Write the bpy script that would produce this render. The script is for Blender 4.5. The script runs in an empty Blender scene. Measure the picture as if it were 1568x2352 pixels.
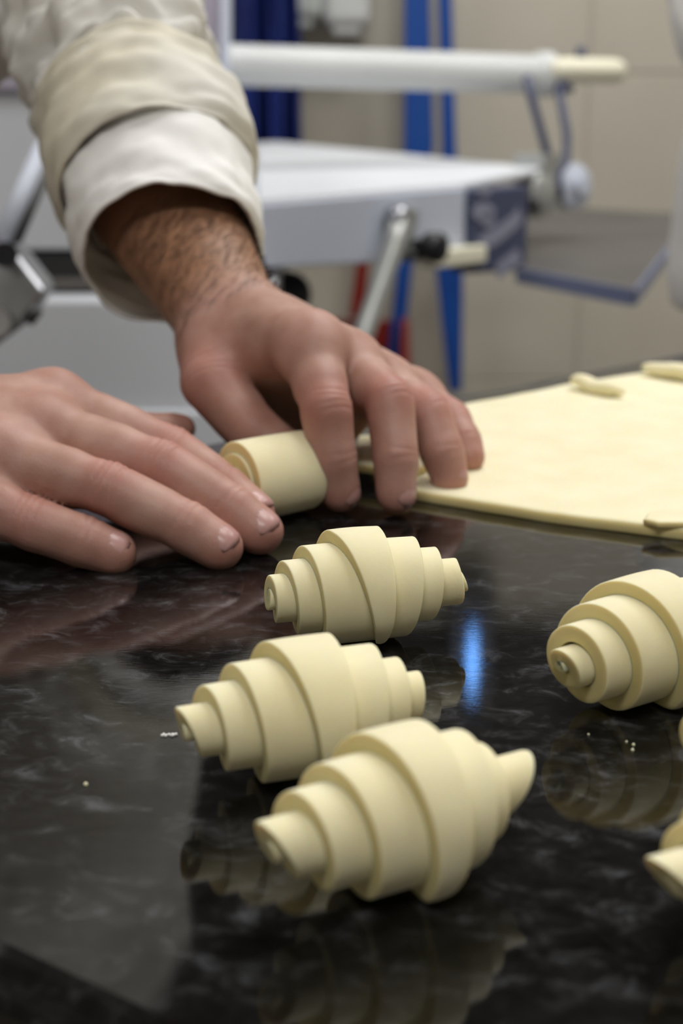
import bpy, math, random
import numpy as np
from mathutils import Vector, noise

SC = bpy.context.scene
COL = SC.collection
PI = math.pi

# ------------------------------------------------------------------ camera
CAM_H, PITCH, FPX = 1.10, math.radians(16.5), 3503.0
cam = bpy.data.cameras.new('camera')
cam_o = bpy.data.objects.new('camera', cam); COL.objects.link(cam_o)
cam_o.location = (0, 0, CAM_H)
cam_o.rotation_euler = (PI / 2 - PITCH, 0, 0)
cam.sensor_fit = 'VERTICAL'; cam.sensor_height = 23.5; cam.lens = 35.0
cam.clip_start = 0.02
cam.dof.use_dof = True; cam.dof.focus_distance = 0.535; cam.dof.aperture_fstop = 5.8
SC.camera = cam_o

# ------------------------------------------------------------------ world, lights, exposure
world = bpy.data.worlds.new('world'); SC.world = world; world.use_nodes = True
world.node_tree.nodes['Background'].inputs[0].default_value = (0.80, 0.86, 1.0, 1)
world.node_tree.nodes['Background'].inputs[1].default_value = 0.25
SC.view_settings.view_transform = 'Standard'
SC.view_settings.look = 'None'
SC.view_settings.exposure = 0.05
SC.view_settings.gamma = 1.0
SC.view_settings.use_curve_mapping = False
SC.cycles.use_denoising = True

def area(name, loc, aim, sx, sy, power, color):
    L = bpy.data.lights.new(name, 'AREA'); L.shape = 'RECTANGLE'; L.size = sx; L.size_y = sy
    L.energy = power; L.color = color
    o = bpy.data.objects.new(name, L); COL.objects.link(o); o.location = loc
    o.rotation_euler = (Vector(aim) - Vector(loc)).to_track_quat('-Z', 'Y').to_euler()
    return o
# the kitchen's ceiling tubes
LAMPS = (((0.55, 1.05), (0.5, 1.2), 19, 'long ceiling lamp over the worktable'), ((-0.1, -0.9), (1.2, 0.4), 26, 'wide ceiling lamp behind the viewer'),
         ((-1.3, 1.9), (0.4, 1.3), 12, 'ceiling lamp over the machine cabinet on the left'), ((1.5, 1.6), (0.4, 1.2), 17, 'ceiling lamp to the right of the worktable'),
         ((0.5, 2.35), (1.2, 0.4), 21, 'ceiling lamp near the tiled back wall'))
for (lx, ly), (lsx, lsy), lp, _l in LAMPS:
    area('ceiling_light', (lx, ly, 2.86), (lx, ly, 0), lsx, lsy, lp, (1.0, 0.985, 0.965))

# ------------------------------------------------------------------ helpers
T = 0.90                                   # height of the worktop
def ray(px, py):
    u = (px - 784) / FPX; v = (py - 1176) / FPX
    return np.array([u, math.cos(PITCH) - v * math.sin(PITCH), -math.sin(PITCH) - v * math.cos(PITCH)])
def at(px, py, d): return ray(px, py) * d + np.array([0, 0, CAM_H])
def on(px, py, z=T):
    r = ray(px, py); return r * ((z - CAM_H) / r[2]) + np.array([0, 0, CAM_H])
def unit(v): v = np.asarray(v, float); return v / np.linalg.norm(v)

def empty(name, loc, label, cat, group=None):
    o = bpy.data.objects.new(name, None); COL.objects.link(o); o.location = loc
    o.empty_display_size = 0.02
    return tag(o, label, cat, group)
def tag(o, label, cat, group=None):
    o['label'] = label; o['category'] = cat
    if group: o['group'] = group
    return o
def wloc(o):
    v = Vector((0, 0, 0))
    while o: v += o.location; o = o.parent
    return v
def obj(name, V, F, mat, parent=None, smooth=True, loc=None, mats=None, midx=None):
    V = np.asarray(V, float)
    base = np.array(loc if loc is not None else (0, 0, 0), float)
    off = base if parent is None else np.array(wloc(parent))
    V = V - off
    me = bpy.data.meshes.new(name)
    me.from_pydata(V.tolist(), [], [tuple(int(i) for i in f) for f in F])
    for m in (mats or [mat]): me.materials.append(m)
    if midx is not None: me.polygons.foreach_set('material_index', np.asarray(midx, np.int32))
    me.update()
    if smooth is True: me.shade_smooth()
    elif smooth: me.shade_smooth(); me.set_sharp_from_angle(angle=math.radians(smooth))
    o = bpy.data.objects.new(name, me); COL.objects.link(o)
    if parent is not None: o.parent = parent
    elif loc is not None: o.location = base
    return o
def bevel(o, w, seg=2):
    m = o.modifiers.new('bevel', 'BEVEL'); m.width = w; m.segments = seg; m.limit_method = 'ANGLE'; m.angle_limit = math.radians(35)
    return o

def prism(poly, dz0, dz1):
    """poly: list of (x,y,z) points, extruded by dz0..dz1 along z"""
    n = len(poly)
    V = [(p[0], p[1], p[2] + dz0) for p in poly] + [(p[0], p[1], p[2] + dz1) for p in poly]
    F = [tuple(range(n))[::-1], tuple(range(n, 2 * n))] + [(i, (i + 1) % n, n + (i + 1) % n, n + i) for i in range(n)]
    return V, F
def slab(a, b, c, d, nrm):
    """quad a,b,c,d thickened along vector nrm"""
    Q = [np.asarray(p, float) for p in (a, b, c, d)]
    V = Q + [p + np.asarray(nrm, float) for p in Q]
    F = [(0, 1, 2, 3), (7, 6, 5, 4), (0, 4, 5, 1), (1, 5, 6, 2), (2, 6, 7, 3), (3, 7, 4, 0)]
    return V, F
def box(c, s, rz=0.0):
    ca, sa = math.cos(rz), math.sin(rz); V = []
    for z in (-1, 1):
        for x, y in ((-1, -1), (1, -1), (1, 1), (-1, 1)):
            X, Y = x * s[0] / 2, y * s[1] / 2
            V.append((c[0] + X * ca - Y * sa, c[1] + X * sa + Y * ca, c[2] + z * s[2] / 2))
    return V, [(3, 2, 1, 0), (4, 5, 6, 7), (0, 1, 5, 4), (1, 2, 6, 5), (2, 3, 7, 6), (3, 0, 4, 7)]
def tube(pts, rad, n=20, cap=True):
    pts = [np.asarray(p, float) for p in pts]
    if not hasattr(rad, '__len__'): rad = [rad] * len(pts)
    V, F = [], []; up = None
    for i, p in enumerate(pts):
        d = unit(pts[min(i + 1, len(pts) - 1)] - pts[max(i - 1, 0)])
        if up is None: up = unit(np.cross(d, (0.31, 0.2, 0.93) if abs(d[2]) < .9 else (1, 0, 0)))
        up = unit(up - d * np.dot(up, d)); w = np.cross(d, up)
        for k in range(n):
            a = 2 * PI * k / n
            V.append(p + rad[i] * (math.cos(a) * up + math.sin(a) * w))
    for i in range(len(pts) - 1):
        for k in range(n):
            F.append((i * n + k, i * n + (k + 1) % n, (i + 1) * n + (k + 1) % n, (i + 1) * n + k))
    if cap:
        F.append(tuple(range(n))[::-1]); F.append(tuple(range((len(pts) - 1) * n, len(pts) * n)))
    return V, F
def join(*ms):
    V, F = [], []
    for v, f in ms:
        o = len(V); V += list(v); F += [tuple(i + o for i in q) for q in f]
    return V, F

# ------------------------------------------------------------------ materials
def S(r, g, b): return tuple(((c / 255) / 12.92 if c / 255 <= .04045 else ((c / 255 + .055) / 1.055) ** 2.4) for c in (r, g, b)) + (1,)
def mat(name, col, rough=0.5, metal=0.0, col2=None, nscale=20, bump=0.0, bscale=60, spec=0.5, sss=0, emit=None, stretch=None):
    m = bpy.data.materials.new(name); m.use_nodes = True
    N, L = m.node_tree.nodes, m.node_tree.links; b = N['Principled BSDF']
    b.inputs['Base Color'].default_value = col; b.inputs['Roughness'].default_value = rough
    b.inputs['Metallic'].default_value = metal; b.inputs['Specular IOR Level'].default_value = spec
    if sss:
        b.inputs['Subsurface Weight'].default_value = 1.0; b.inputs['Subsurface Scale'].default_value = sss
        b.inputs['Subsurface Radius'].default_value = (1.0, 0.6, 0.3)
    tc = N.new('ShaderNodeTexCoord'); src = tc.outputs['Object']
    if stretch:
        mp = N.new('ShaderNodeMapping'); mp.inputs['Scale'].default_value = stretch; L.new(src, mp.inputs[0]); src = mp.outputs[0]
    if col2 is not None:
        t = N.new('ShaderNodeTexNoise'); t.inputs['Scale'].default_value = nscale; t.inputs['Detail'].default_value = 6
        L.new(src, t.inputs['Vector'])
        r = N.new('ShaderNodeValToRGB'); r.color_ramp.elements[0].position = .35; r.color_ramp.elements[1].position = .68
        r.color_ramp.elements[0].color = col; r.color_ramp.elements[1].color = col2
        L.new(t.outputs['Fac'], r.inputs[0]); L.new(r.outputs[0], b.inputs['Base Color'])
    if bump:
        t2 = N.new('ShaderNodeTexNoise'); t2.inputs['Scale'].default_value = bscale; t2.inputs['Detail'].default_value = 5
        L.new(src, t2.inputs['Vector'])
        bp = N.new('ShaderNodeBump'); bp.inputs['Strength'].default_value = bump; bp.inputs['Distance'].default_value = .002
        L.new(t2.outputs['Fac'], bp.inputs['Height']); L.new(bp.outputs[0], b.inputs['Normal'])
    if emit:
        b.inputs['Emission Color'].default_value = emit[0]; b.inputs['Emission Strength'].default_value = emit[1]
    return m

def stone_mat():
    m = bpy.data.materials.new('dark_polished_stone'); m.use_nodes = True
    N, L = m.node_tree.nodes, m.node_tree.links; b = N['Principled BSDF']
    tc = N.new('ShaderNodeTexCoord')
    def noi(scale, det, st=(1, 1, 1), rot=0, rough=.6, dist=0.0):
        mp = N.new('ShaderNodeMapping'); mp.inputs['Scale'].default_value = st; mp.inputs['Rotation'].default_value = (0, 0, rot)
        L.new(tc.outputs['Object'], mp.inputs[0])
        t = N.new('ShaderNodeTexNoise'); t.inputs['Scale'].default_value = scale; t.inputs['Detail'].default_value = det
        t.inputs['Roughness'].default_value = rough; t.inputs['Distortion'].default_value = dist
        L.new(mp.outputs[0], t.inputs['Vector']); return t.outputs['Fac']
    def ramp(src, stops):
        r = N.new('ShaderNodeValToRGB'); e = r.color_ramp.elements
        e[0].position, e[0].color = stops[0]; e[1].position, e[1].color = stops[1]
        for p, c in stops[2:]:
            q = e.new(p); q.color = c
        L.new(src, r.inputs[0]); return r.outputs[0]
    def g(v, w=1.0): return (v * w, v, v / w, 1)
    n1 = noi(70, 9, (1, 1.3, 1), .5, .68, .6)
    c1 = ramp(n1, [(.38, g(.004, 1.1)), (.52, g(.010, 1.05)), (.60, g(.030)), (.70, g(.085, .97))])
    n2 = noi(7, 5, (1, 1, 1), 0, .6, .3)
    c2 = ramp(n2, [(.35, (.45, .45, .45, 1)), (.7, (1.15, 1.15, 1.2, 1))])
    mx = N.new('ShaderNodeMix'); mx.data_type = 'RGBA'; mx.blend_type = 'MULTIPLY'; mx.inputs[0].default_value = 1
    L.new(c1, mx.inputs[6]); L.new(c2, mx.inputs[7]); L.new(mx.outputs[2], b.inputs['Base Color'])
    n3 = noi(40, 8, (1, 2.2, 1), .9, .7, .8)
    r3 = ramp(n3, [(.40, (.02,) * 3 + (1,)), (.60, (.05,) * 3 + (1,)), (.78, (.20,) * 3 + (1,))])
    L.new(r3, b.inputs['Roughness'])
    n4 = noi(160, 4, (1, 5, 1), .62, .7)
    bp = N.new('ShaderNodeBump'); bp.inputs['Strength'].default_value = .012; bp.inputs['Distance'].default_value = .001
    L.new(n4, bp.inputs['Height']); L.new(bp.outputs[0], b.inputs['Normal'])
    b.inputs['Specular IOR Level'].default_value = .46
    return m

def dough_mat(name, col, col2, lines=False):
    m = mat(name, col, .62, 0, col2, 40, .04, 700, .3, sss=.0016)
    N, L = m.node_tree.nodes, m.node_tree.links; b = N['Principled BSDF']
    b.inputs['Subsurface Radius'].default_value = (1.0, .8, .45)
    if lines:
        a = N.new('ShaderNodeAttribute'); a.attribute_name = 'radial'
        mm = N.new('ShaderNodeMath'); mm.operation = 'MULTIPLY'; mm.inputs[1].default_value = 2 * PI / .00055
        L.new(a.outputs['Fac'], mm.inputs[0])
        sn = N.new('ShaderNodeMath'); sn.operation = 'SINE'; L.new(mm.outputs[0], sn.inputs[0])
        bp = N.new('ShaderNodeBump'); bp.inputs['Strength'].default_value = .25; bp.inputs['Distance'].default_value = .0003
        L.new(sn.outputs[0], bp.inputs['Height']); L.new(bp.outputs[0], b.inputs['Normal'])
    return m

def skin_mat():
    m = bpy.data.materials.new('skin'); m.use_nodes = True
    N, L = m.node_tree.nodes, m.node_tree.links; b = N['Principled BSDF']
    tc = N.new('ShaderNodeTexCoord')
    t = N.new('ShaderNodeTexNoise'); t.inputs['Scale'].default_value = 60; t.inputs['Detail'].default_value = 5
    L.new(tc.outputs['Object'], t.inputs['Vector'])
    r = N.new('ShaderNodeValToRGB'); r.color_ramp.elements[0].position = .3; r.color_ramp.elements[1].position = .72
    r.color_ramp.elements[0].color = S(166, 126, 110); r.color_ramp.elements[1].color = S(190, 154, 140)
    L.new(t.outputs['Fac'], r.inputs[0])
    a = N.new('ShaderNodeAttribute'); a.attribute_name = 'flush'
    mx = N.new('ShaderNodeMix'); mx.data_type = 'RGBA'; L.new(a.outputs['Fac'], mx.inputs[0])
    L.new(r.outputs[0], mx.inputs[6]); mx.inputs[7].default_value = S(176, 112, 103)
    a2 = N.new('ShaderNodeAttribute'); a2.attribute_name = 'tan'
    m2 = N.new('ShaderNodeMix'); m2.data_type = 'RGBA'; L.new(a2.outputs['Fac'], m2.inputs[0]); L.new(mx.outputs[2], m2.inputs[6]); m2.inputs[7].default_value = S(160, 118, 91)
    L.new(m2.outputs[2], b.inputs['Base Color'])
    b.inputs['Roughness'].default_value = .5; b.inputs['Specular IOR Level'].default_value = .35
    b.inputs['Subsurface Weight'].default_value = .6; b.inputs['Subsurface Scale'].default_value = .004
    b.inputs['Subsurface Radius'].default_value = (1, .4, .2)
    v = N.new('ShaderNodeTexVoronoi'); v.inputs['Scale'].default_value = 900; L.new(tc.outputs['Object'], v.inputs['Vector'])
    t2 = N.new('ShaderNodeTexNoise'); t2.inputs['Scale'].default_value = 220; t2.inputs['Detail'].default_value = 4
    L.new(tc.outputs['Object'], t2.inputs['Vector'])
    ad = N.new('ShaderNodeMath'); ad.operation = 'ADD'; L.new(v.outputs['Distance'], ad.inputs[0]); L.new(t2.outputs['Fac'], ad.inputs[1])
    bp = N.new('ShaderNodeBump'); bp.inputs['Strength'].default_value = .14; bp.inputs['Distance'].default_value = .0005
    L.new(ad.outputs[0], bp.inputs['Height']); L.new(bp.outputs[0], b.inputs['Normal'])
    return m

M = dict(
    stone=stone_mat(),
    dough=dough_mat('pale_dough', S(236, 227, 188), S(242, 235, 200)),
    cut=dough_mat('laminated_dough_edge', S(229, 214, 152), S(235, 222, 166), True),
    skin=skin_mat(),
    nail=mat('nail', S(182, 138, 131), .3, 0, S(192, 150, 144), 90, 0, 60, .4),
    cotton=mat('white_cotton', S(224, 221, 214), .85, 0, S(232, 230, 225), 25, .25, 900, .2),
    cotton_worn=mat('stained_white_cotton', S(224, 222, 215), .85, 0, S(216, 209, 186), 7, .25, 900, .2),
    cotton_white=mat('clean_white_cotton', S(240, 239, 236), .85, 0, S(244, 243, 240), 25, .25, 900, .2),
    hair=mat('dark_hair', S(48, 34, 26), .5),
    tile=mat('beige_tile', S(190, 184, 170), .35, 0, S(196, 190, 176), 4, .03, 20, .4),
    grout=mat('grout', S(182, 176, 162), .8),
    darkpaint=mat('dark_paint', S(44, 41, 38), .8, 0, S(50, 47, 43), 5),
    plaster=mat('plaster', S(190, 186, 176), .8, 0, S(196, 192, 184), 6),
    floor=mat('floor_tile', S(120, 112, 104), .35, 0, S(132, 124, 114), 8),
    belt=mat('white_belt', S(212, 215, 219), .8, 0, S(217, 220, 224), 8, 0, 60, .2),
    bluegrey=mat('blue_grey_enamel', S(194, 200, 214), .45, 0, S(198, 204, 218), 5),
    navy=mat('dark_blue_enamel', S(66, 72, 98), .35, 0, S(72, 78, 104), 7),
    emblem=mat('pale_print', S(140, 142, 160), .5),
    whiteenamel=mat('white_enamel', S(200, 203, 202), .4, 0, S(206, 208, 207), 8),
    cream=mat('cream_plastic', S(236, 232, 208), .4),
    steel=mat('brushed_steel', S(190, 192, 196), .25, 1.0, S(170, 172, 178), 40),
    chrome=mat('chrome', S(205, 208, 214), .12, 1.0),
    alu=mat('dull_aluminium', S(186, 188, 184), .4, .6, S(176, 178, 176), 30),
    panel=mat('light_grey_panel', S(208, 211, 217), .5, 0, S(212, 215, 221), 3),
    lavender=mat('lilac_grey_enamel', S(168, 162, 178), .45),
    darkgrey=mat('dark_grey_plastic', S(66, 66, 68), .5, 0, S(72, 72, 74), 10),
    rim=mat('blue_grey_rim', S(124, 134, 168), .4),
    trayk=mat('dark_tray', S(96, 94, 92), .45, .3, S(108, 104, 100), 9),
    black=mat('black_plastic', S(24, 24, 28), .35),
    blue=mat('blue_plastic', S(10, 66, 146), .45, 0, S(13, 74, 156), 6),
    darkblue=mat('dark_blue_cloth', S(12, 40, 122), .7, 0, S(10, 30, 96), 8, .3, 30),
    red=mat('red_plastic', S(132, 28, 14), .5, 0, S(122, 24, 12), 5),
    dispenser=mat('dispenser_plastic', S(198, 200, 198), .4),
    dispenser2=mat('dispenser_plastic_green_grey', S(176, 180, 176), .4),
    trousers=mat('checked_trousers', S(70, 74, 84), .85, 0, S(80, 84, 94), 60),
    shoe=mat('black_shoe', S(26, 25, 25), .4),
    eye=mat('eye', S(225, 222, 215), .2),
    lamp=mat('ultraviolet_tube', S(90, 150, 255), .5, emit=((.16, .42, 1.0, 1), 10)),
    diffuser=mat('lamp_diffuser', S(240, 240, 236), .5, emit=((1, .97, .93, 1), 2.0)),
)

# ------------------------------------------------------------------ signed distance fields
class Field:
    def __init__(s, lo, hi, h):
        s.h = h; s.lo = np.array(lo, float)
        s.ax = [np.arange(lo[i], hi[i] + h, h) for i in range(3)]
        s.F = np.full([len(a) for a in s.ax], .05, np.float32)
    def block(s, lo, hi):
        sl = []
        for i in range(3):
            a = int(np.searchsorted(s.ax[i], lo[i])); b = int(np.searchsorted(s.ax[i], hi[i]))
            sl.append(slice(a, max(a, b)))
        g = np.meshgrid(*[s.ax[i][sl[i]].astype(np.float32) for i in range(3)], indexing='ij')
        return tuple(sl), g
    def merge(s, sl, d, k):
        s.F[sl] = smin(s.F[sl], d, k)
    def cone(s, a, b, ra, rb, k=.004):
        a, b = np.asarray(a, float), np.asarray(b, float); m = max(ra, rb) + .022 + s.h
        sl, g = s.block(np.minimum(a, b) - m, np.maximum(a, b) + m)
        if g[0].size: s.merge(sl, cone(g, a, b, ra, rb), k)
    def ell(s, c, r, k=.004, rot=None):
        m = max(r) + .022 + s.h; c = np.asarray(c, float)
        sl, g = s.block(c - m, c + m)
        if not g[0].size: return
        q = [g[i] - c[i] for i in range(3)]
        if rot is not None: q = [sum(float(rot[j][i]) * q[i] for i in range(3)) for j in range(3)]
        k0 = np.sqrt(sum((q[i] / r[i]) ** 2 for i in range(3))); k1 = np.sqrt(sum((q[i] / r[i] ** 2) ** 2 for i in range(3))) + 1e-9
        s.merge(sl, k0 * (k0 - 1) / k1, k)
    def mesh(s):
        F = s.F; sg = F < 0; h = s.h
        n = np.array(F.shape)
        c = [F[i:n[0] - 1 + i, j:n[1] - 1 + j, k:n[2] - 1 + k] for i in (0, 1) for j in (0, 1) for k in (0, 1)]
        cs = sum((a < 0).astype(np.int8) for a in c)
        act = (cs > 0) & (cs < 8); idx = np.argwhere(act)
        vid = np.full(act.shape, -1, np.int32); vid[act] = np.arange(len(idx))
        f = np.stack([a[act] for a in c], 1).astype(np.float64)
        corner = np.array([(i, j, k) for i in (0, 1) for j in (0, 1) for k in (0, 1)], float)
        acc = np.zeros((len(idx), 3)); cnt = np.zeros(len(idx))
        for a in range(8):
            for b in range(a + 1, 8):
                if np.abs(corner[a] - corner[b]).sum() == 1:
                    cr = (f[:, a] < 0) != (f[:, b] < 0)
                    t = np.where(cr, f[:, a] / (f[:, a] - f[:, b] + 1e-30), 0)
                    acc += np.where(cr[:, None], corner[a] + t[:, None] * (corner[b] - corner[a]), 0); cnt += cr
        V = (idx + acc / cnt[:, None]) * h + s.lo
        Q = []
        for ax in range(3):
            o1, o2 = [(1, 2), (2, 0), (0, 1)][ax]
            s0 = [slice(1, m - 1) for m in n]; s1 = list(s0); s0[ax] = slice(0, n[ax] - 1); s1[ax] = slice(1, n[ax])
            e = np.argwhere(sg[tuple(s0)] != sg[tuple(s1)])
            if not len(e): continue
            base = np.ones(3, int); base[ax] = 0
            e = e + base
            fl = sg[tuple(e.T)]
            d1 = np.zeros(3, int); d1[o1] = 1; d2 = np.zeros(3, int); d2[o2] = 1
            q = np.stack([vid[tuple((e - d1 - d2).T)], vid[tuple((e - d2).T)], vid[tuple(e.T)], vid[tuple((e - d1).T)]], 1)
            q[~fl] = q[~fl][:, ::-1]
            Q.append(q)
        return V, np.concatenate(Q)
def smin(a, b, k):
    h = np.maximum(k - np.abs(a - b), 0) / k
    return np.minimum(a, b) - h * h * k * .25
def cone(g, a, b, ra, rb):
    ba = b - a; L = float(np.dot(ba, ba)) + 1e-12
    t = np.clip(((g[0] - a[0]) * ba[0] + (g[1] - a[1]) * ba[1] + (g[2] - a[2]) * ba[2]) / L, 0, 1)
    d = np.sqrt((g[0] - a[0] - t * ba[0]) ** 2 + (g[1] - a[1] - t * ba[1]) ** 2 + (g[2] - a[2] - t * ba[2]) ** 2)
    return d - (ra + (rb - ra) * t)
def laplace(V, Q, it=2, w=.5):
    for _ in range(it):
        s = np.zeros_like(V); c = np.zeros(len(V))
        for i in range(4):
            a, b = Q[:, i], Q[:, (i + 1) % 4]
            for k in range(3):
                s[:, k] += np.bincount(a, V[b, k], len(V)) + np.bincount(b, V[a, k], len(V))
            c += np.bincount(a, minlength=len(V)) + np.bincount(b, minlength=len(V))
        V = V + w * (s / c[:, None] - V)
    return V
def normals(V, Q):
    n = np.cross(V[Q[:, 2]] - V[Q[:, 0]], V[Q[:, 3]] - V[Q[:, 1]]); N = np.zeros_like(V)
    for i in range(4):
        for k in range(3): N[:, k] += np.bincount(Q[:, i], n[:, k], len(V))
    return N / (np.linalg.norm(N, axis=1)[:, None] + 1e-12)

def finger(fd, J, R, dorsal, web=True):
    """J: joints MCP, PIP, DIP, tip; R: radii; merged so that neighbours stay apart beyond the web"""
    J = [np.asarray(j, float) for j in J]
    lo = np.min(J, 0) - .035; hi = np.max(J, 0) + .035
    sl, g = fd.block(lo, hi)
    d = None
    for i in range(len(J) - 1):
        c = cone(g, J[i], J[i + 1], R[i], R[i + 1]); d = c if d is None else smin(d, c, .004)
        ax = unit(J[i + 1] - J[i]); pal = unit(-(dorsal - ax * np.dot(dorsal, ax)))
        mid = (J[i] + J[i + 1]) / 2 + pal * .0012
        c = cone(g, mid - ax * .006, mid + ax * .006, (R[i] + R[i + 1]) * .497, (R[i] + R[i + 1]) * .487); d = smin(d, c, .006)
    dm = np.sqrt((g[0] - J[0][0]) ** 2 + (g[1] - J[0][1]) ** 2 + (g[2] - J[0][2]) ** 2)
    x = np.clip((.034 - dm) / .022, 0, 1)
    fd.merge(sl, d, .0007 + .012 * x * x * (3 - 2 * x))

def finish_hand(V, Q, fingers, amp=1.0):
    """creases on the joints and a colour attribute for the flushed knuckles"""
    V = laplace(V, Q, 2, .45); N = normals(V, Q); flush = np.zeros(len(V)); D = np.zeros(len(V))
    for J, R, dorsal in fingers:
        J = [np.asarray(j, float) for j in J]
        for i in range(len(J)):
            rel = V - J[i]; ds = np.linalg.norm(rel, axis=1)
            flush = np.maximum(flush, (.45, .85, .55, .7)[min(i, 3)] * np.exp(-(ds / (R[i] * 1.35)) ** 2))
            if 0 < i < len(J) - 1:
                ax = unit(unit(J[i + 1] - J[i]) + unit(J[i] - J[i - 1])); s = rel @ ax
                pr = rel - np.outer(s, ax); pn = np.linalg.norm(pr, axis=1)
                w = np.clip((pr @ np.asarray(dorsal)) / (pn + 1e-9), 0, 1) * (pn < R[i] * 1.5)
                ph = (pr @ np.cross(ax, dorsal)) / R[i]
                offs = (-.0042, -.0014, .0012, .0040) if i == 1 else (-.0016, .0012)
                for q, o in enumerate(offs):
                    D -= w * amp * (.00050 if i == 1 else .00036) * np.exp(-((s - o - .0012 * ph * ph * (1 if o > 0 else -1)) / .0009) ** 2)
    return V + N * D[:, None], flush

def nail(parent, J, R, dorsal, w=1.0, ln=.0172, name='fingernail'):
    a, b = np.asarray(J[-2], float), np.asarray(J[-1], float); ax = unit(b - a)
    n = unit(np.asarray(dorsal) - ax * np.dot(dorsal, ax)); lat = np.cross(ax, n); r = R[-1]
    V, F = [], []; nu, nv = 9, 11
    for i in range(nu):
        u = i / (nu - 1); s = -ln * .70 + ln * u
        for j in range(nv):
            v = (j / (nv - 1) * 2 - 1)
            edge = math.sqrt(max(0, 1 - (abs(u * 2 - 1)) ** 5)) if u < .5 else math.sqrt(max(0, 1 - (abs(u * 2 - 1)) ** 3)) 
            ang = v * w * (.25 + .75 * edge)
            rr = r * 1.0 + .0009 - .0006 * abs(v) ** 3
            c = b + ax * s
            drop = 0 if s < 0 else r - math.sqrt(max(r * r - s * s, 0))
            V.append(c + (rr - drop * .95) * (math.cos(ang) * n) + rr * math.sin(ang) * lat * 1.0)
    for i in range(nu - 1):
        for j in range(nv - 1): F.append((i * nv + j, i * nv + j + 1, (i + 1) * nv + j + 1, (i + 1) * nv + j))
    o = obj(name, V, F, M['nail'], parent)
    m = o.modifiers.new('thick', 'SOLIDIFY'); m.thickness = .0006; m.offset = 0
    return o

# ------------------------------------------------------------------ the room
def struct(name, V, F, m, **k):
    o = obj(name, V, F, m, **k); o['kind'] = 'structure'; return o
WALL_Y = 3.30
struct('floor', *box((0, .7, -.05), (6.4, 6.4, .1)), M['floor'], smooth=False)
struct('ceiling', *box((0, .7, 2.95), (6.4, 6.4, .1)), M['plaster'], smooth=False)
struct('wall_left', *box((-3.15, .7, 1.45), (.1, 6.2, 2.9)), M['plaster'], smooth=False)
struct('wall_right', *box((3.15, .7, 1.45), (.1, 6.2, 2.9)), M['plaster'], smooth=False)
struct('wall_front', *box((0, -2.45, 1.45), (6.4, .1, 2.9)), M['plaster'], smooth=False)
wall = struct('wall_back', *box((0, WALL_Y + .06, 1.45), (6.4, .1, 2.9)), M['grout'], smooth=False)
struct('trim_1', *box((0, WALL_Y - .006, 2.42), (6.3, .03, .94)), M['darkpaint'], smooth=False)
tw, th, gx = .60, .65, .515
tile_me = None
for i in range(-5, 5):
    for j in range(3):
        x0 = gx + i * tw; z0 = 1.075 - 2 * th + (j + 1) * th - th * .0
        if j == 2: pass
        c = (x0 + tw / 2, WALL_Y + .0135, z0 - th / 2 + (.0))
        if c[2] < .3: pass
        if tile_me is None:
            V, F = box((0, 0, 0), (tw - .004, .014, th - .004)); o = obj('tile', V, F, M['tile'], None, smooth=False)
            bevel(o, .0015, 1); tile_me = o.data; o.parent = wall; o.location = c
        else:
            o = bpy.data.objects.new('tile', tile_me); COL.objects.link(o); bevel(o, .0015, 1); o.parent = wall; o.location = c

# ------------------------------------------------------------------ worktop
FAR = unit(on(1568, 805) - on(480, 1010)); NEAR = unit(on(230, 2352) - on(0, 2240))
def cross2(p, d, q, e):
    A = np.array([[d[0], -e[0]], [d[1], -e[1]]]); t = np.linalg.solve(A, (q - p)[:2]); return p + d * t[0]
C0 = cross2(on(480, 1010), FAR, on(0, 2240), NEAR)
C1 = C0 + FAR * 1.55; C3 = C0 + NEAR * 1.25; C2 = C1 + NEAR * 1.25
table = empty('worktable', ((C0 + C2) / 2)[:2].tolist() + [0], 'dark polished stone worktable the pastry is shaped on', 'table')
top = bevel(obj('stone_top', *prism([C3, C2, C1, C0], -.03, 0), M['stone'], table, smooth=False), .010, 4)
cen = (C0 + C2) / 2
ins = [cen + (c - cen) * .9 for c in (C3, C2, C1, C0)]
for a, b in zip(ins, ins[1:] + ins[:1]):
    d = unit(b - a); nn = np.array([-d[1], d[0], 0]) * .02
    V, F = slab(a - nn, b - nn, b + nn, a + nn, (0, 0, -.09)); V = [v + np.array([0, 0, -.031]) for v in V]
    obj('apron_rail', V, F, M['steel'], table, smooth=False)
for c in ins:
    obj('leg', *tube([(c[0], c[1], .0), (c[0], c[1], T - .031)], .025, 16), M['steel'], table, smooth=40)

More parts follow.
